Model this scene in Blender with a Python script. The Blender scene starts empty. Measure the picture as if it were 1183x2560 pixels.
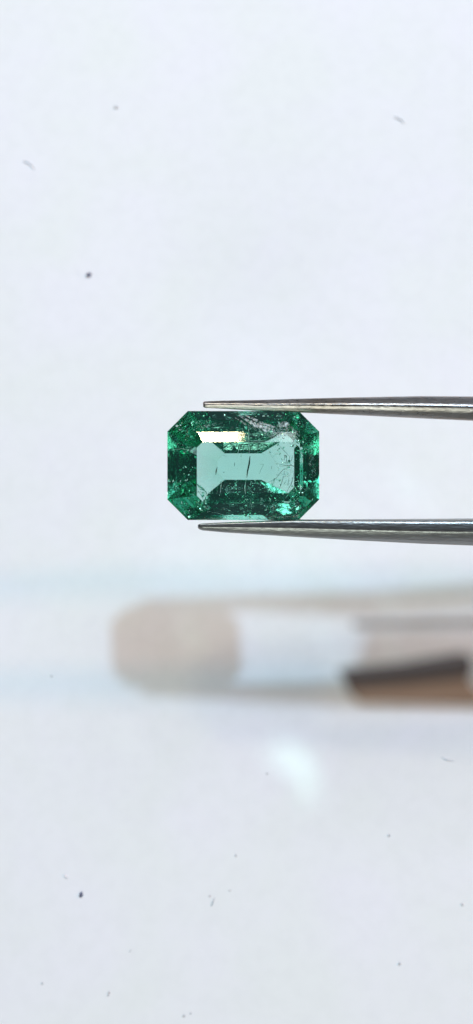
import bpy, bmesh, math, random
from mathutils import Vector, Matrix, noise
R = random.Random(7)
rad = math.radians
sc = bpy.context.scene
COL = sc.collection
MM = 0.001
S = 0.02375                    # millimetres per photograph pixel in the plane of the stone
D = 60.0                       # camera distance, mm
H, K = 15.1, -0.20             # white surface: z = -H + K*y (mm)

def px(x, y, z=0.0):
    """photo pixel -> point (mm) at height z"""
    f = (D - z) / D
    return Vector(((x - 591.5) * S * f, (1280 - y) * S * f, z))

def on_surface(x, y):
    a = Vector(((x - 591.5) * S, (1280 - y) * S, -D))
    t = (D + H) / (D + K * a.y)       # D - t*D = -H + K*t*ay
    return Vector((a.x * t, a.y * t, D - t * D))

# ------------------------------------------------------------------ camera
cam = bpy.data.cameras.new('camera'); camo = bpy.data.objects.new('camera', cam); COL.objects.link(camo)
camo.location = (0, 0, D * MM)
cam.sensor_fit = 'VERTICAL'; cam.sensor_height = 24
cam.lens = 24 * D / (2560 * S)
cam.clip_start = 0.002; cam.clip_end = 20
cam.dof.use_dof = True; cam.dof.focus_distance = (D - 0.8) * MM
cam.dof.aperture_fstop = cam.lens * 0.001 / 0.0011       # 1.1 mm opening
sc.camera = camo
sc.render.engine = 'CYCLES'
cy = sc.cycles
cy.max_bounces = 26; cy.transmission_bounces = 24; cy.glossy_bounces = 12; cy.diffuse_bounces = 4
cy.transparent_max_bounces = 8; cy.sample_clamp_indirect = 6.0; cy.blur_glossy = 0.2
cy.use_denoising = True
sc.view_settings.view_transform = 'Standard'; sc.view_settings.look = 'None'
sc.view_settings.exposure = 0.04; sc.view_settings.gamma = 1

# ------------------------------------------------------------------ light
w = bpy.data.worlds.new('World'); sc.world = w; w.use_nodes = True
bg = w.node_tree.nodes['Background']
bg.inputs[0].default_value = (0.80, 0.86, 1.0, 1); bg.inputs[1].default_value = 0.065

GC = px(608, 1164)
def lamp(name, kind, direction, dist, energy, color, size=None, size_y=None, target=GC, spread=None):
    d = bpy.data.lights.new(name, kind); o = bpy.data.objects.new(name, d); COL.objects.link(o)
    u = Vector(direction).normalized()
    o.location = (Vector(target) + u * dist) * MM
    o.rotation_euler = u.to_track_quat('Z', 'Y').to_euler()
    d.energy = energy; d.color = color
    if kind == 'AREA':
        d.shape = 'RECTANGLE' if size_y else 'DISK'
        d.size = size * MM
        if size_y: d.size_y = size_y * MM
        if spread: d.spread = rad(spread)
    elif size: d.shadow_soft_size = size * MM
    return o
# key lamp: throws the stone's shadow down and to the left
KEY = GC - on_surface(440, 1618)
lamp('key_lamp', 'POINT', KEY, 600, 7.2, (0.47, 0.73, 0.97), size=20)
# low warm lamp from the right: long faint shadows of the two arms
lamp('side_lamp', 'POINT', (2.6, 0.88, 1.0), 600, 4.4, (1.0, 0.40, 0.16), size=17)
# wide soft boxes
def polar(az, zen):
    return (math.cos(rad(az)) * math.sin(rad(zen)), math.sin(rad(az)) * math.sin(rad(zen)), math.cos(rad(zen)))
SB = (1.0, 0.98, 0.98)
lamp('soft_box', 'AREA', polar(112.5, 52), 700, 1.64, (0.90, 0.955, 1.0), size=383)
lamp('soft_box_right', 'AREA', polar(67.5, 52), 700, 1.28, (0.90, 0.955, 1.0), size=383)
lamp('soft_box_low', 'AREA', polar(266, 49), 420, 0.50, (0.91, 1.0, 0.89), size=230)

# small bright lamp mirrored in the upper crown facet
def glare_lamp(dist=300.0, x0=-36.0, x1=1.0, width_y=14.0):
    th = math.atan2(0.27, 26 * S)
    n = Vector((0, math.sin(th), math.cos(th)))
    p = px(545, 1097, 0.9); p.x = 0.0
    v = (Vector((0, 0, D)) - p).normalized()
    r = 2 * n.dot(v) * n - v
    o = lamp('glare_lamp', 'AREA', r, dist, 0.10, (1.0, 0.84, 0.50), size=x1 - x0, size_y=width_y, target=p)
    o.rotation_euler = r.to_track_quat('Z', 'Y').to_euler()
    o.location.x = (x0 + x1) / 2 * MM
    return o
glare_lamp()

# small added spot lamps imitate the faint patches of light thrown by the stone
def sparkle(x, y, width, az, energy, color, dx=0, dy=0):
    c = on_surface(x, y)
    o = lamp('added_glint_spot', 'SPOT', polar(az, 48), 60, energy, color, size=0.9, target=c)
    o.data.energy *= 4.2
    o.data.spot_size = 2 * math.atan2(width * S * 1.22 / 2, 60); o.data.spot_blend = 0.4
GL = (0.55, 1.0, 0.86)
sparkle(752, 1925, 92, 300, 0.0085, GL); sparkle(712, 1900, 80, 340, 0.006, GL); sparkle(770, 1955, 60, 250, 0.005, GL); sparkle(690, 1870, 40, 250, 0.003, GL)
sparkle(735, 1890, 70, 20, 0.004, GL); sparkle(1018, 1215, 66, 330, 0.005, (0.6, 0.95, 1.0)); sparkle(1045, 1238, 90, 350, 0.003, (0.85, 0.95, 0.9))
sparkle(325, 1845, 60, 300, 0.004, (0.85, 0.9, 1.0)); sparkle(870, 1450, 50, 320, 0.004, (0.6, 0.95, 1.0))
sparkle(470, 1575, 52, 300, 0.005, GL); sparkle(975, 1602, 48, 280, 0.005, GL); sparkle(978, 1520, 48, 310, 0.005, GL)
sparkle(812, 1592, 70, 300, 0.004, (0.6, 0.95, 1.0)); sparkle(595, 1385, 44, 300, 0.003, (0.6, 0.95, 1.0)); sparkle(790, 1775, 60, 290, 0.003, (0.8, 0.95, 0.95))

# ------------------------------------------------------------------ helpers
def tag(o, label=None, cat=None, group=None, kind=None):
    if label: o['label'] = label
    if cat: o['category'] = cat
    if group: o['group'] = group
    if kind: o['kind'] = kind
    return o
def link(name, bm, mat, parent=None, smooth=False):
    me = bpy.data.meshes.new(name)
    if smooth:
        for f in bm.faces: f.smooth = True
    bm.to_mesh(me); bm.free()
    for m in (mat if isinstance(mat, (list, tuple)) else [mat]): me.materials.append(m)
    o = bpy.data.objects.new(name, me); COL.objects.link(o)
    if parent: o.parent = parent
    return o
def mat(name):
    m = bpy.data.materials.new(name); m.use_nodes = True
    nt = m.node_tree; nt.nodes.clear()
    out = nt.nodes.new('ShaderNodeOutputMaterial')
    return m, nt, out
def N(nt, t, **k):
    n = nt.nodes.new(t)
    for a, b in k.items():
        if a in n.inputs: n.inputs[a].default_value = b
        else: setattr(n, a, b)
    return n

# ------------------------------------------------------------------ materials
def surface_material():
    m, nt, out = mat('white_card')
    p = N(nt, 'ShaderNodeBsdfPrincipled'); p.inputs['Roughness'].default_value = 0.55
    p.inputs['Specular IOR Level'].default_value = 0.25
    tc = N(nt, 'ShaderNodeTexCoord')
    n1 = N(nt, 'ShaderNodeTexNoise'); n1.inputs['Scale'].default_value = 130; n1.inputs['Detail'].default_value = 5
    n2 = N(nt, 'ShaderNodeTexNoise'); n2.inputs['Scale'].default_value = 900; n2.inputs['Detail'].default_value = 6
    nt.links.new(tc.outputs['Object'], n1.inputs['Vector']); nt.links.new(tc.outputs['Object'], n2.inputs['Vector'])
    r1 = N(nt, 'ShaderNodeValToRGB')
    r1.color_ramp.elements[0].position = 0.35; r1.color_ramp.elements[0].color = (0.805, 0.81, 0.81, 1)
    r1.color_ramp.elements[1].position = 0.68; r1.color_ramp.elements[1].color = (0.825, 0.81, 0.85, 1)
    nt.links.new(n1.outputs['Fac'], r1.inputs['Fac'])
    mx = N(nt, 'ShaderNodeMix', data_type='RGBA', blend_type='MULTIPLY'); mx.inputs['Factor'].default_value = 1
    r2 = N(nt, 'ShaderNodeValToRGB')
    r2.color_ramp.elements[0].position = 0.3; r2.color_ramp.elements[0].color = (0.975, 0.975, 0.975, 1)
    r2.color_ramp.elements[1].position = 0.6; r2.color_ramp.elements[1].color = (1, 1, 1, 1)
    nt.links.new(n2.outputs['Fac'], r2.inputs['Fac'])
    nt.links.new(r1.outputs['Color'], mx.inputs[6]); nt.links.new(r2.outputs['Color'], mx.inputs[7])
    nt.links.new(mx.outputs[2], p.inputs['Base Color'])
    b = N(nt, 'ShaderNodeBump'); b.inputs['Strength'].default_value = 0.12; b.inputs['Distance'].default_value = 0.00008
    nt.links.new(n2.outputs['Fac'], b.inputs['Height']); nt.links.new(b.outputs['Normal'], p.inputs['Normal'])
    nt.links.new(p.outputs[0], out.inputs['Surface'])
    return m

def gem_material():
    """one glass shader; the relief (wavy pavilion, frosted girdle) is masked by height in the stone"""
    m, nt, out = mat('emerald')
    g = N(nt, 'ShaderNodeBsdfGlass'); g.inputs['IOR'].default_value = 1.58; g.inputs['Roughness'].default_value = 0.0
    v = N(nt, 'ShaderNodeVolumeAbsorption'); v.inputs['Color'].default_value = GEM_COLOR
    v.inputs['Density'].default_value = GEM_DENSITY
    tc = N(nt, 'ShaderNodeTexCoord'); sx = N(nt, 'ShaderNodeSeparateXYZ')
    nt.links.new(tc.outputs['Object'], sx.inputs[0])
    big = N(nt, 'ShaderNodeTexNoise'); big.inputs['Scale'].default_value = 520; big.inputs['Detail'].default_value = 2
    nt.links.new(tc.outputs['Object'], big.inputs['Vector'])
    patch = N(nt, 'ShaderNodeMapRange', clamp=True)
    for k_, v_ in (('From Min', 0.42), ('From Max', 0.58), ('To Min', 0.05), ('To Max', 1.0)): patch.inputs[k_].default_value = v_
    nt.links.new(big.outputs['Fac'], patch.inputs['Value'])
    def below(z, hgt, scale, dist, distort):
        n1 = N(nt, 'ShaderNodeTexNoise'); n1.inputs['Scale'].default_value = scale; n1.inputs['Detail'].default_value = 4
        n1.inputs['Distortion'].default_value = distort
        nt.links.new(tc.outputs['Object'], n1.inputs['Vector'])
        lt = N(nt, 'ShaderNodeMath', operation='LESS_THAN'); lt.inputs[1].default_value = z * MM
        nt.links.new(sx.outputs['Z'], lt.inputs[0])
        gt_ = N(nt, 'ShaderNodeMath', operation='GREATER_THAN'); gt_.inputs[1].default_value = hgt * MM
        nt.links.new(sx.outputs['Z'], gt_.inputs[0])
        mm = N(nt, 'ShaderNodeMath', operation='MULTIPLY'); nt.links.new(lt.outputs[0], mm.inputs[0]); nt.links.new(gt_.outputs[0], mm.inputs[1])
        b = N(nt, 'ShaderNodeBump'); b.inputs['Distance'].default_value = dist
        # the left end of the pavilion is clean
        lx = N(nt, 'ShaderNodeMath', operation='LESS_THAN'); lx.inputs[1].default_value = -1.2 * MM; nt.links.new(sx.outputs['X'], lx.inputs[0])
        lz = N(nt, 'ShaderNodeMath', operation='LESS_THAN'); lz.inputs[1].default_value = -1.72 * MM; nt.links.new(sx.outputs['Z'], lz.inputs[0])
        la = N(nt, 'ShaderNodeMath', operation='MULTIPLY'); nt.links.new(lx.outputs[0], la.inputs[0]); nt.links.new(lz.outputs[0], la.inputs[1])
        li = N(nt, 'ShaderNodeMath', operation='MULTIPLY_ADD'); nt.links.new(la.outputs[0], li.inputs[0]); li.inputs[1].default_value = -0.97; li.inputs[2].default_value = 1.0
        m2 = N(nt, 'ShaderNodeMath', operation='MULTIPLY'); nt.links.new(mm.outputs[0], m2.inputs[0]); nt.links.new(li.outputs[0], m2.inputs[1]); mm = m2
        mp = N(nt, 'ShaderNodeMath', operation='MULTIPLY'); nt.links.new(mm.outputs[0], mp.inputs[0]); nt.links.new(patch.outputs[0], mp.inputs[1])
        nt.links.new(mp.outputs[0], b.inputs['Strength']); nt.links.new(n1.outputs['Fac'], b.inputs['Height'])
        return b
    b1 = below(-0.11, -2.4, 1300, PAV_BUMP, 1.2)
    b2 = below(0.099, -0.099, 5000, 0.00006, 0.2)
    nt.links.new(b1.outputs['Normal'], b2.inputs['Normal']); nt.links.new(b2.outputs['Normal'], g.inputs['Normal'])
    nt.links.new(g.outputs[0], out.inputs['Surface']); nt.links.new(v.outputs[0], out.inputs['Volume'])
    return m

def simple(name, col, rough=0.5, metal=0.0, spec=0.5):
    m, nt, out = mat(name)
    p = N(nt, 'ShaderNodeBsdfPrincipled'); p.inputs['Base Color'].default_value = (*col, 1)
    p.inputs['Roughness'].default_value = rough; p.inputs['Metallic'].default_value = metal
    p.inputs['Specular IOR Level'].default_value = spec
    nt.links.new(p.outputs[0], out.inputs['Surface'])
    return m

def steel(name, col, rough, bumpd=0.00003, tint=(0.75, 0.66, 0.55)):
    m, nt, out = mat(name)
    p = N(nt, 'ShaderNodeBsdfPrincipled'); p.inputs['Metallic'].default_value = 1
    tc = N(nt, 'ShaderNodeTexCoord'); mp = N(nt, 'ShaderNodeMapping'); mp.inputs['Scale'].default_value = (0.35, 1.0, 1.0)
    nt.links.new(tc.outputs['Object'], mp.inputs['Vector'])
    n1 = N(nt, 'ShaderNodeTexNoise'); n1.inputs['Scale'].default_value = 9000; n1.inputs['Detail'].default_value = 4
    n2 = N(nt, 'ShaderNodeTexNoise'); n2.inputs['Scale'].default_value = 420; n2.inputs['Detail'].default_value = 6
    mp2 = N(nt, 'ShaderNodeMapping'); mp2.inputs['Scale'].default_value = (0.05, 1.0, 1.0)
    n3 = N(nt, 'ShaderNodeTexNoise'); n3.inputs['Scale'].default_value = 5200; n3.inputs['Detail'].default_value = 3
    nt.links.new(tc.outputs['Object'], mp2.inputs['Vector']); nt.links.new(mp2.outputs[0], n3.inputs['Vector'])
    for n in (n1, n2): nt.links.new(mp.outputs[0], n.inputs['Vector'])
    cr = N(nt, 'ShaderNodeValToRGB')
    cr.color_ramp.elements[0].position = 0.3; cr.color_ramp.elements[0].color = (col[0]*tint[0], col[1]*tint[1], col[2]*tint[2], 1)
    cr.color_ramp.elements[1].position = 0.62; cr.color_ramp.elements[1].color = (*col, 1)
    nt.links.new(n2.outputs['Fac'], cr.inputs['Fac']); nt.links.new(cr.outputs['Color'], p.inputs['Base Color'])
    mr = N(nt, 'ShaderNodeMapRange'); mr.inputs['To Min'].default_value = rough * 0.75; mr.inputs['To Max'].default_value = rough * 1.3
    nt.links.new(n1.outputs['Fac'], mr.inputs['Value']); nt.links.new(mr.outputs[0], p.inputs['Roughness'])
    ad = N(nt, 'ShaderNodeMath', operation='ADD')
    nt.links.new(n1.outputs['Fac'], ad.inputs[0]); nt.links.new(n3.outputs['Fac'], ad.inputs[1])
    b = N(nt, 'ShaderNodeBump'); b.inputs['Strength'].default_value = 0.5; b.inputs['Distance'].default_value = bumpd
    nt.links.new(ad.outputs[0], b.inputs['Height']); nt.links.new(b.outputs['Normal'], p.inputs['Normal'])
    nt.links.new(p.outputs[0], out.inputs['Surface'])
    return m

# ------------------------------------------------------------------ the white surface
bm = bmesh.new()
q = []
for x, y in ((-200, -72), (200, -72), (200, 260), (-200, 260)):
    q.append(bm.verts.new((x * MM, y * MM, (-H + K * y) * MM)))
bm.faces.new(q)
r = bmesh.ops.extrude_face_region(bm, geom=bm.faces[:])
for v in r['geom']:
    if isinstance(v, bmesh.types.BMVert): v.co.z -= 0.0015
bmesh.ops.recalc_face_normals(bm, faces=bm.faces[:])
tag(link('white_surface', bm, surface_material()), kind='structure')

# ------------------------------------------------------------------ the emerald
def octring(cx, cy, hx, hy, c, z, ctr=None, cbr=None):
    """octagon, counter clockwise, 45 degree corners cut by c (the two right corners may differ)"""
    t, r_ = ctr or c, cbr or c
    p = [(hx, -hy + r_), (hx, hy - t), (hx - t, hy), (-hx + c, hy), (-hx, hy - c), (-hx, -hy + c), (-hx + c, -hy), (hx - r_, -hy)]
    return [Vector((cx + a, cy + b, z)) for a, b in p]
def ring_px(x0, y0, x1, y1, c, z):
    """octagon from its photo outline, relative to the stone's centre"""
    a, b = px(x0, y0) - GC, px(x1, y1) - GC
    return octring((a.x + b.x) / 2, (a.y + b.y) / 2, abs(b.x - a.x) / 2, abs(b.y - a.y) / 2, c * S, z)
GEM_COLOR, GEM_DENSITY, PAV_BUMP = (0.02, 0.73, 0.57, 1), 265, 0.00004
gem_mat = gem_material()
bm = bmesh.new()
rings = [ring_px(494, 1108, 747, 1254, 14, 1.02),
         ring_px(466, 1082, 767, 1271, 28, 0.75),
         ring_px(419, 1028, 798, 1300, 51, 0.10),
         ring_px(419, 1028, 798, 1300, 51, -0.10),
         octring(0.05, 0.0, 3.75, 2.52, 1.05, -0.92, 0.85, 0.75),
         octring(0.12, 0.0, 2.95, 1.62, 0.75, -1.72, 0.55, 0.35),
         octring(0.0, 0.0, 1.55, 0.80, 0.45, -2.62)]
V = [[bm.verts.new(v) for v in rg] for rg in rings]
top = bm.faces.new(V[0])
for i in range(len(V) - 1):
    for j in range(8):
        f = bm.faces.new((V[i][j], V[i + 1][j], V[i + 1][(j + 1) % 8], V[i][(j + 1) % 8]))
ka, kb = bm.verts.new((-1.0, 0.0, -2.72)), bm.verts.new((1.0, 0.0, -2.72))
L = V[-1]                       # 0,1 right; 2,3 top; 4,5 left; 6,7 bottom
for vs in ((L[0], kb, L[1]), (L[1], kb, L[2]), (L[2], kb, ka, L[3]), (L[3], ka, L[4]), (L[4], ka, L[5]), (L[5], ka, L[6]), (L[6], ka, kb, L[7]), (L[7], kb, L[0])):
    bm.faces.new(vs)
bmesh.ops.recalc_face_normals(bm, faces=bm.faces[:])
bmesh.ops.scale(bm, vec=(MM, MM, MM), verts=bm.verts[:])
emerald = bpy.data.objects.new('emerald', None); COL.objects.link(emerald)
emerald.empty_display_size = 0.002
emerald.location = GC * MM
emerald.rotation_euler = (rad(0), rad(0), 0)
tag(emerald, 'octagonal step cut green emerald held sideways between the two tweezer tips', 'gemstone')
body = link('faceted_body', bm, gem_mat, emerald)

# ------------------------------------------------------------------ tweezers
def interp(tab, x):
    if x <= tab[0][0]: return tab[0][1:]
    for a, b in zip(tab, tab[1:]):
        if x <= b[0]:
            t = (x - a[0]) / (b[0] - a[0])
            return tuple(p + (q - p) * t for p, q in zip(a[1:], b[1:]))
    return tab[-1][1:]
def arm(name, table, section, mt, parent):
    """loft of a cross section (list of (u in 0..1 from top edge to bottom edge, height 0..1)) along x"""
    xs = []
    x = table[0][0]
    while x < table[-1][0]:
        xs.append(x); x += 3 if x < table[0][0] + 15 else (12 if x < 1300 else 90)
    xs.append(table[-1][0])
    bm = bmesh.new(); prev = None
    for x in xs:
        yt, yb, up, dn = interp(table, x)
        row = []
        for u, hgt in section:
            y = yt + (yb - yt) * u
            z = (hgt * up if hgt > 0 else hgt * dn)
            p_ = px(x, y); row.append(bm.verts.new((p_.x * MM, p_.y * MM, z * MM)))
        if prev:
            for i in range(len(row)):
                j = (i + 1) % len(row)
                bm.faces.new((prev[i], prev[j], row[j], row[i]))
        else: bm.faces.new(row)
        prev = row
    bm.faces.new(list(reversed(prev)))
    bmesh.ops.recalc_face_normals(bm, faces=bm.faces[:])
    o = link(name, bm, mt, parent, smooth=True)
    return o
tweezers = bpy.data.objects.new('tweezers', None); COL.objects.link(tweezers)
tag(tweezers, 'pointed steel tweezers reaching in from the right and gripping the emerald', 'tweezers')
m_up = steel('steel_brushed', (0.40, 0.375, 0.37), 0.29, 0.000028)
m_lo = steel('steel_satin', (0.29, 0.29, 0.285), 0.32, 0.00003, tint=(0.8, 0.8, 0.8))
upper = [(508, 1006, 1017, .08, .10), (510, 1004, 1019, .13, .18), (516, 1003, 1020, .16, .24), (560, 1001.5, 1022, .22, .3), (640, 1000, 1027, .30, .4), (735, 997, 1031, .38, .5), (870, 993.5, 1037, .50, .7),
         (1050, 990, 1046, .66, .9), (1183, 991, 1052, .76, 1.0), (1600, 958, 1026, .9, 1.3), (2900, 985, 1062, 1.0, 1.4), (4200, 1055, 1125, .9, .9), (5200, 1130, 1168, .9, .9)]
lower = [(495, 1312, 1320, .10, .10), (498, 1310, 1323, .17, .18), (506, 1308.5, 1326, .22, .24), (560, 1305.5, 1331, .30, .3), (640, 1302, 1336, .38, .4), (735, 1298, 1342, .47, .5), (870, 1298, 1350, .62, .7),
         (1050, 1297, 1359, .82, .9), (1183, 1296, 1364, .96, 1.0), (1600, 1292, 1368, 1.2, 1.3), (2900, 1278, 1352, 1.3, 1.4), (4200, 1210, 1276, .9, .9), (5200, 1168, 1206, .9, .9)]
sec_up = [(0, 0), (.02, .20), (.06, .34), (.16, .52), (.26, .70), (.36, .87), (.42, .95), (.48, .99), (.54, .965), (.62, .90), (.71, .79), (.76, .70), (.85, .52), (.94, .34), (.985, .2), (1, 0), (.9, -.6), (.6, -1), (.3, -1), (.1, -.7)]
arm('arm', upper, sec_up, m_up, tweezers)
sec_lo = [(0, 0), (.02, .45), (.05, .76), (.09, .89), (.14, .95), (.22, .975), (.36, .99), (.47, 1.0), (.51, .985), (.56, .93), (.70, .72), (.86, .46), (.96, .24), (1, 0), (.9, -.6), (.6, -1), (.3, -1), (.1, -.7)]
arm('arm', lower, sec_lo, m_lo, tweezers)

# added unseen block beyond the right edge, shading the surface from the key lamp
def block(name, pts, z0, z1, mt, parent=None, bevel=0.0):
    """prism over a photo-pixel outline between two heights (mm)"""
    bm = bmesh.new(); zm = (z0 + z1) / 2
    a = [bm.verts.new(Vector((px(x, y, zm).x, px(x, y, zm).y, z0)) * MM) for x, y in pts]
    b = [bm.verts.new(Vector((px(x, y, zm).x, px(x, y, zm).y, z1)) * MM) for x, y in pts]
    n = len(pts)
    bm.faces.new(a); bm.faces.new(b)
    for i in range(n): bm.faces.new((a[i], a[(i + 1) % n], b[(i + 1) % n], b[i]))
    bmesh.ops.recalc_face_normals(bm, faces=bm.faces[:])
    if bevel: bmesh.ops.bevel(bm, geom=bm.edges[:], offset=bevel * MM, segments=3, affect='EDGES', profile=0.6)
    return link(name, bm, mt, parent)
m_shade_block = simple('shade_block_blue', (0.13, 0.17, 0.24), 0.6)
block('shade_block', [(1334, 826), (1276, 1006), (1710, 1010), (1740, 822)], 5.4, 6.8, m_shade_block, tweezers, 0.3)

# ------------------------------------------------------------------ inclusions inside the stone (parts of it)
def in_gem(x, y, z):
    """photo pixel -> point in the emerald's own frame (mm) at height z in the stone"""
    p = px(x, y, z) - GC
    p.z = z
    return p
def sheet(name, path, z, width, mt, seed, jag=0.5, tilt=0.35):
    """a crumpled healed fracture running along a path of photo pixels"""
    rr = random.Random(seed); bm = bmesh.new(); prev = None
    pts = []
    for (x0, y0), (x1, y1) in zip(path, path[1:]):
        n = max(2, int(math.hypot(x1 - x0, y1 - y0) / 4))
        for i in range(n): pts.append((x0 + (x1 - x0) * i / n, y0 + (y1 - y0) * i / n, x1 - x0, y1 - y0))
    pts.append((*path[-1], *pts[-1][2:]))
    for i, (x, y, dx, dy) in enumerate(pts):
        l = math.hypot(dx, dy) or 1; nx, ny = -dy / l, dx / l
        taper = math.sin(math.pi * min(0.98, max(0.04, i / (len(pts) - 1)))) ** 0.6
        row = []
        for s_ in (-1, -0.3, 0.4, 1):
            wd = width * taper * (s_ + rr.uniform(-jag, jag) * 0.5) / 2
            p = in_gem(x + nx * wd, y + ny * wd, z + wd * S * tilt + rr.uniform(-0.05, 0.05) * jag)
            row.append(bm.verts.new(p * MM))
        if prev:
            for a in range(3): bm.faces.new((prev[a], prev[a + 1], row[a + 1], row[a]))
        prev = row
    return link(name, bm, mt, emerald)
def veil_material(name, col, lo, hi, scale, rough=0.25, metal=0.0):
    m, nt, out = mat(name)
    p = N(nt, 'ShaderNodeBsdfPrincipled'); p.inputs['Base Color'].default_value = (*col, 1); p.inputs['Roughness'].default_value = rough
    p.inputs['Metallic'].default_value = metal
    t = N(nt, 'ShaderNodeBsdfTransparent'); mix = N(nt, 'ShaderNodeMixShader')
    tc = N(nt, 'ShaderNodeTexCoord'); n = N(nt, 'ShaderNodeTexNoise'); n.inputs['Scale'].default_value = scale; n.inputs['Detail'].default_value = 5
    n.inputs['Distortion'].default_value = 0.8
    mr = N(nt, 'ShaderNodeMapRange', clamp=True)
    for k_, v_ in (('From Min', lo), ('From Max', hi), ('To Min', 0.0), ('To Max', 0.6)): mr.inputs[k_].default_value = v_
    nt.links.new(tc.outputs['Object'], n.inputs['Vector']); nt.links.new(n.outputs['Fac'], mr.inputs['Value'])
    nt.links.new(mr.outputs[0], mix.inputs[0]); nt.links.new(t.outputs[0], mix.inputs[1]); nt.links.new(p.outputs[0], mix.inputs[2])
    nt.links.new(mix.outputs[0], out.inputs['Surface'])
    return m
m_feather = veil_material('feather', (0.86, 0.93, 0.93), 0.40, 0.66, 4200, 0.5, 0.25)
m_haze = veil_material('fracture_veil', (0.75, 0.85, 0.80), 0.50, 0.75, 3200, 0.35, 0.8)
m_dark = simple('needle_dark', (0.012, 0.02, 0.018), 0.5)
m_line = simple('needle_pale', (0.88, 0.93, 0.92), 0.4, 0.15)
m_flake = simple('flake_bright', (0.70, 1.0, 0.86), 0.05, 1.0)

feathers = [([(596, 1036), (620, 1052), (645, 1066), (676, 1078), (700, 1084)], 0.72, 8), ([(606, 1034), (650, 1056), (690, 1070), (716, 1076)], 0.6, 6), ([(588, 1044), (622, 1066), (660, 1084), (690, 1096)], 0.5, 6), ([(690, 1072), (722, 1084), (744, 1104)], 0.5, 16), ([(640, 1058), (668, 1074), (700, 1086), (742, 1092)], 0.72, 14),
            ([(682, 1084), (700, 1064), (712, 1058), (722, 1070), (712, 1088)], 0.6, 12), ([(728, 1066), (738, 1078), (746, 1092)], 0.7, 8),
            ([(655, 1090), (690, 1094), (735, 1088)], 0.6, 7)]
for i, (p, z, wd) in enumerate(feathers): sheet('feather', p, z, wd, m_feather, 20 + i, 0.9)
veils = [([(560, 1108), (600, 1104), (604, 1150)], 0.3, 5), ([(640, 1128), (690, 1140), (740, 1168)], 0.0, 10), ([(690, 1150), (715, 1190), (735, 1250)], -0.2, 26),
         ([(705, 1262), (735, 1250), (765, 1215)], 0.0, 10), ([(478, 1070), (520, 1066), (560, 1056)], 0.4, 7), ([(430, 1100), (470, 1122), (490, 1126)], 0.2, 8),
         ([(470, 1240), (520, 1262), (580, 1268)], 0.2, 8), ([(440, 1060), (462, 1078), (474, 1100)], 0.3, 16), ([(765, 1120), (778, 1170), (776, 1220)], 0.0, 18),
         ([(640, 1240), (680, 1262), (720, 1286)], -0.1, 14), ([(660, 1240), (700, 1200), (735, 1170)], -0.5, 24)]
for i, (p, z, wd) in enumerate(veils): sheet('fracture_veil', p, z, wd, m_haze, 50 + i, 0.8)

def needle(name, path, z, wd, mt, seed=0):
    """a slender crystal: a three sided tapered rod through photo pixels"""
    rr = random.Random(seed); bm = bmesh.new(); prev = None; n = len(path)
    for i, (x, y) in enumerate(path):
        k = (0.35 if i in (0, n - 1) else 1.0) * wd * S / 2 * rr.uniform(0.8, 1.2)
        c = in_gem(x, y, z)
        d = (Vector(path[min(i + 1, n - 1)]) - Vector(path[max(i - 1, 0)])).normalized()
        a = Vector((d.y, d.x, 0)); b = Vector((0, 0, 1))
        row = [bm.verts.new((c + (a * math.cos(t) + b * math.sin(t)) * k) * MM) for t in (0.5, 2.6, 4.7)]
        if prev:
            for j in range(3): bm.faces.new((prev[j], prev[(j + 1) % 3], row[(j + 1) % 3], row[j]))
        else: bm.faces.new(row)
        prev = row
    bm.faces.new(prev[::-1])
    bmesh.ops.recalc_face_normals(bm, faces=bm.faces[:])
    return link(name, bm, mt, emerald)
dark_needles = [([(625, 1141), (623, 1160), (619, 1178), (617, 1195)], 4.2), ([(544, 1168), (541, 1178), (540, 1188)], 3.0), ([(587, 1157), (586, 1166)], 3.0),
    ([(649, 1161), (658, 1162)], 1.6), ([(709, 1140), (713, 1140), (716, 1139)], 3.0), ([(711, 1140), (710, 1151)], 3.4), ([(716, 1140), (715, 1155)], 2.6), ([(724, 1140), (723, 1153)], 3.2),
    ([(730, 1140), (728, 1154)], 3.4), ([(709, 1157), (717, 1158)], 2.4), ([(686, 1197), (684, 1206)], 5.0), ([(679, 1166), (678, 1173)], 2.2), ([(722, 1196), (719, 1214)], 2.6),
    ([(733, 1098), (738, 1100)], 4.0), ([(658, 1095), (661, 1099)], 4.5), ([(660, 1160), (652, 1175), (648, 1186)], 0.9), ([(695, 1112), (712, 1130), (722, 1140)], 1.2),
    ([(667, 1208), (690, 1196), (706, 1176), (724, 1166)], 1.0), ([(700, 1166), (728, 1164), (752, 1174)], 1.6), ([(712, 1180), (706, 1200), (698, 1222), (688, 1240)], 1.1),
    ([(735, 1180), (728, 1210), (714, 1234)], 1.2), ([(672, 1130), (690, 1160)], 0.8), ([(742, 1200), (744, 1230), (738, 1250)], 1.2), ([(558, 1139), (566, 1142)], 1.5), ([(566, 1126), (572, 1132)], 1.5)]
for i, (p, wd) in enumerate(dark_needles): needle('dark_needle', p, R.uniform(-0.3, 0.4), wd, m_dark, i)
pale_needles = [([(600, 1112), (596, 1130), (590, 1148)], 1.3), ([(621, 1062), (622, 1100), (624, 1138)], 1.4), ([(555, 1202), (552, 1228), (549, 1240)], 1.4), ([(532, 1212), (531, 1234)], 1.6),
    ([(544, 1208), (543, 1236)], 1.1), ([(606, 1108), (640, 1106), (672, 1108)], 1.3), ([(612, 1186), (618, 1194)], 2.0), ([(616, 1196), (612, 1222), (614, 1236)], 2.0),
    ([(430, 1126), (462, 1122), (488, 1128)], 1.2), ([(596, 1040), (624, 1062), (640, 1078)], 1.4), ([(470, 1286), (482, 1262)], 1.0), ([(700, 1278), (726, 1270), (745, 1256)], 2.2),
    ([(545, 1280), (570, 1290), (598, 1294)], 2.0), ([(520, 1272), (552, 1282)], 1.6), ([(754, 1122), (772, 1126)], 1.2), ([(625, 1246), (630, 1262)], 1.6)]
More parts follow.
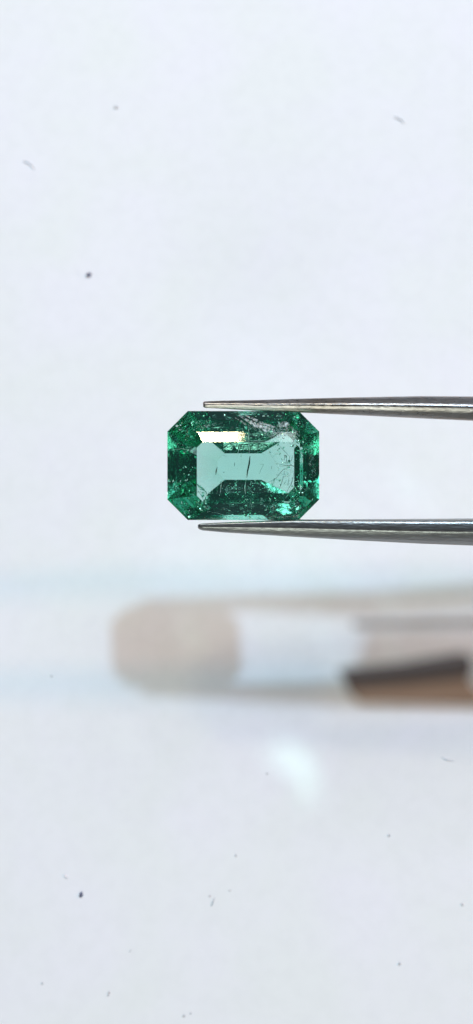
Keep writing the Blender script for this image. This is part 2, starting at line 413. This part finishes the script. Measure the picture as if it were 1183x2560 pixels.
for i, (p, wd) in enumerate(pale_needles): needle('pale_needle', p, R.uniform(0.0, 0.6), wd, m_line, 90 + i)

# countless tiny fracture flakes scattered through the dark rim: one joined part
def flakes():
    bm = bmesh.new(); rr = random.Random(11); done = 0
    while done < 1700:
        x, y = rr.uniform(428, 790), rr.uniform(1036, 1292)
        if abs(x - 608) + abs(y - 1164) > 262: continue
        inside = 500 < x < 700 and 1132 < y < 1198
        if inside and rr.random() < 0.99: continue
        if 490 < x < 545 and 1090 < y < 1230: continue
        if not inside and y < 1200 and x < 690 and rr.random() < 0.62: continue
        if noise.noise(Vector((x, y, 3)) * 0.03) < 0.02 and rr.random() < 0.88: continue
        e = min(x - 419, 798 - x, y - 1028, 1300 - y) * S
        z = rr.uniform(-min(0.9, e * 0.6), min(0.6, e * 0.45))
        c = in_gem(x, y, z); r = rr.choice((0.6, 0.7, 0.8, 0.8, 1.0, 1.2, 1.6, 2.4, 3.4, 4.6)) * S
        u = Vector((rr.gauss(0, 1), rr.gauss(0, 1), rr.gauss(0, 1))).normalized(); v = u.orthogonal().normalized(); w_ = u.cross(v)
        el = rr.uniform(0.35, 1.0)
        vs = [bm.verts.new((c + (v * math.cos(t) + w_ * math.sin(t) * el) * r) * MM) for t in (0.2, 1.9, 3.4, 4.9)]
        ap = bm.verts.new((c + u * r * 0.25) * MM)
        for j in range(4): bm.faces.new((vs[j], vs[(j + 1) % 4], ap))
        bm.faces.new(vs[::-1]); done += 1
    tag(link('fracture_flakes', bm, m_flake, emerald), kind='stuff')
flakes()

# ------------------------------------------------------------------ things lying on the surface
def surf_frame(x, y):
    c = on_surface(x, y)
    return c, Vector((0, -K, 1)).normalized()
SU = S * 73 / 60                 # mm per photo pixel on the surface
def lay(name, mt, cx, cy_, build):
    """a mesh built in millimetres in the plane of the surface (x right, y up, z off the surface)"""
    bm = bmesh.new(); build(bm)
    bmesh.ops.recalc_face_normals(bm, faces=bm.faces[:])
    bmesh.ops.scale(bm, vec=(MM, MM, MM), verts=bm.verts[:])
    o = link(name, bm, mt, smooth=True)
    c, n = surf_frame(cx, cy_)
    o.location = (c + n * 0.004) * MM
    o.rotation_euler = (math.atan(K), 0, 0)
    return o
def shade_brown():
    m, nt, out = mat('hand_shade_brown')
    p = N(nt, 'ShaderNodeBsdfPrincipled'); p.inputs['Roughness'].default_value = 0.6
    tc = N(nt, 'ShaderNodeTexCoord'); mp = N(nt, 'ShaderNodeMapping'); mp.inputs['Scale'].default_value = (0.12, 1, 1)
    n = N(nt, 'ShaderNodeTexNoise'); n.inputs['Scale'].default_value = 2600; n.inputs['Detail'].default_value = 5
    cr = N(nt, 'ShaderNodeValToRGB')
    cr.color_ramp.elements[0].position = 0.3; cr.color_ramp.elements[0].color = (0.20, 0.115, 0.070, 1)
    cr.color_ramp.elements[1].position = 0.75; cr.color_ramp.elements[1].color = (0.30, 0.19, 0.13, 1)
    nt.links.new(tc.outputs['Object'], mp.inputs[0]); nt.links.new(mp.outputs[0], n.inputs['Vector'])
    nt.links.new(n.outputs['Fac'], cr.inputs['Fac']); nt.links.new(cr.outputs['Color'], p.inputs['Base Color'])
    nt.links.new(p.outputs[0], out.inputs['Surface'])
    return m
m_shade_brown = shade_brown(); m_shade_dark = simple('hand_shade_dark', (0.055, 0.040, 0.036), 0.8)  # shadow browns for the added blocks at the right edge
def outline(cx, cy_, pts):
    o = on_surface(cx, cy_)
    r = []
    for x, y in pts:
        q_ = on_surface(x, y)
        r.append(((q_.x - o.x), (q_.y - o.y) * math.sqrt(1 + K * K)))
    return r
def strip(cx, cy_, pts, h, bev):
    def f(bm):
        pl = outline(cx, cy_, pts)
        a = [bm.verts.new((x, y, 0)) for x, y in pl]; b = [bm.verts.new((x, y, h)) for x, y in pl]; n = len(pl)
        bm.faces.new(a); bm.faces.new(b)
        for i in range(n): bm.faces.new((a[i], a[(i + 1) % n], b[(i + 1) % n], b[i]))
        bmesh.ops.recalc_face_normals(bm, faces=bm.faces[:])
        bmesh.ops.bevel(bm, geom=bm.edges[:], offset=bev, segments=3, affect='EDGES', profile=0.5)
    return f
# added blurred brown blocks, well above the surface, imitate the hand's dark shadow
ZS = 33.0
shade_shape = bpy.data.objects.new('added_shade_shape', None); COL.objects.link(shade_shape); shade_shape.empty_display_size = 0.002
tag(shade_shape, 'out of focus added brown shape imitating the dark hand shadow at the right edge below the tweezers', 'shade_shape')
block('shade_face', [(862, 1690), (1000, 1676), (1168, 1660), (1172, 1700), (1200, 1728), (1700, 1720), (1700, 1760), (1183, 1762), (896, 1756), (866, 1726)], ZS - 0.6, ZS, m_shade_brown, shade_shape, 0.1)
block('shade_edge', [(846, 1678), (1000, 1662), (1172, 1634), (1176, 1682), (1000, 1700), (866, 1712)], ZS - 0.9, ZS + 0.15, m_shade_dark, shade_shape, 0.1)
block('shade_strip', [(880, 1552), (1040, 1548), (1700, 1530), (1700, 1556), (1040, 1570), (884, 1570)], ZS - 0.5, ZS - 0.1, simple('hand_shade_tan', (0.20, 0.16, 0.13), 0.8), shade_shape, 0.1)

m_speck = simple('dust_dark', (0.10, 0.10, 0.17), 0.8); m_speck2 = simple('dust_grey', (0.56, 0.55, 0.57), 0.8); m_fibre = simple('fibre_grey', (0.48, 0.48, 0.50), 0.7)
m_fibre2 = simple('fibre_pale', (0.76, 0.76, 0.81), 0.7)
def grain(wpx, hpx, ang, seed):
    def f(bm):
        rr = random.Random(seed)
        bmesh.ops.create_icosphere(bm, subdivisions=2, radius=1)
        for v in bm.verts:
            k = 1 + 0.35 * noise.noise(v.co * 1.6 + Vector((seed, 0, 0)))
            x, y = v.co.x * wpx / 2 * SU * k, v.co.y * hpx / 2 * SU * k
            v.co = Vector((x * math.cos(ang) - y * math.sin(ang), x * math.sin(ang) + y * math.cos(ang), (v.co.z + 0.8) * min(wpx, hpx) * SU * 0.35))
    return f
def fibre(pts, cx, cy_, r):
    def f(bm):
        pl = outline(cx, cy_, pts); prev = None
        for i, (x, y) in enumerate(pl):
            k = r * SU * (0.5 if i in (0, len(pl) - 1) else 1)
            a = Vector(pl[min(i + 1, len(pl) - 1)]) - Vector(pl[max(i - 1, 0)]); a.normalize(); nn = Vector((-a.y, a.x))
            row = [bm.verts.new((x + nn.x * math.cos(t) * k, y + nn.y * math.cos(t) * k, k + math.sin(t) * k)) for t in (0.3, 1.55, 2.8, 4.05, 5.3)]
            if prev:
                for j in range(5): bm.faces.new((prev[j], prev[(j + 1) % 5], row[(j + 1) % 5], row[j]))
            else: bm.faces.new(row)
            prev = row
        bm.faces.new(prev[::-1])
    return f
G = 'dust specks on the white surface'
for x, y, a, b, an, m_, lab in (
    (222, 688, 14, 11, 0.3, m_speck, 'largest dark round dust speck, on the white surface above and left of the emerald'),
    (203, 2236, 8, 12, -0.3, m_speck, 'dark oval dust speck on the white surface low at the left'),
    (290, 269, 12, 7, 0.0, m_speck2, 'faint grey dust speck near the top left of the white surface'),
    (129, 1690, 6, 4, 0.4, m_speck2, 'tiny grey speck left of the blurred shadow of the stone'),
    (106, 2458, 6, 5, 0.2, m_speck2, 'tiny grey speck near the bottom left corner'),
    (273, 2481, 5, 5, 0.1, m_speck2, 'upper of two tiny touching specks near the bottom edge'),
    (271, 2488, 5, 4, 0.7, m_speck2, 'lower of two tiny touching specks near the bottom edge'),
    (460, 2539, 7, 5, 0.3, m_speck2, 'brownish speck close to the bottom edge left of centre'),
    (477, 2533, 5, 4, 0.1, m_speck2, 'tiny speck just right of a brownish speck at the bottom edge'),
    (525, 2240, 5, 4, 0.0, m_speck2, 'tiny speck at the upper end of the short slanting fibre'),
    (575, 2226, 6, 3, 0.0, m_speck2, 'small flat speck right of the short slanting fibre'),
    (590, 2138, 4, 7, 0.0, m_speck2, 'small upright speck on the surface right of centre below the shadow'),
    (668, 1934, 6, 4, 0.3, m_speck2, 'small grey speck beside the pale green patch of light'),
    (973, 2088, 5, 6, 0.3, m_speck2, 'small grey speck on the lower right surface, above all others there'),
    (999, 2409, 6, 6, 0.0, m_speck2, 'round dark speck on the lower right of the surface'),
    (1156, 2261, 6, 5, -0.4, m_speck2, 'dark speck close to the right edge of the lower surface')):
    tag(lay('dust_speck', m_, x, y, grain(a, b, an, int(x))), lab, 'dust speck', G)
G2 = 'fibres on the white surface'
for pts, r, m_, lab in (
    ([(537, 2244), (533, 2254), (528, 2266)], 1.3, m_fibre, 'short straight slanting grey fibre low in the middle of the surface'),
    ([(161, 2186), (164, 2191), (168, 2195)], 2.2, m_fibre2, 'short pale grey fibre up left of the dark oval speck'),
    ([(984, 293), (996, 296), (1004, 302), (1011, 308)], 1.7, m_fibre2, 'bent pale fibre near the top right of the surface'),
    ([(58, 404), (70, 407), (80, 414), (86, 424)], 2.0, m_fibre2, 'faint curved pale fibre near the left edge high on the surface'),
    ([(1105, 1893), (1118, 1900), (1136, 1903)], 1.2, m_fibre2, 'thin curved pale fibre at the right edge below the shadow'),
    ([(324, 2380), (328, 2374)], 1.6, m_fibre, 'tiny upright grey fibre low and left of centre'),
    ([(195, 682), (201, 687)], 1.4, m_fibre2, 'tiny pale fibre just left of the largest dark speck')):
    cx = sum(p[0] for p in pts) / len(pts); cy2 = sum(p[1] for p in pts) / len(pts)
    tag(lay('fibre', m_, cx, cy2, fibre(pts, cx, cy2, r)), lab, 'fibre', G2)
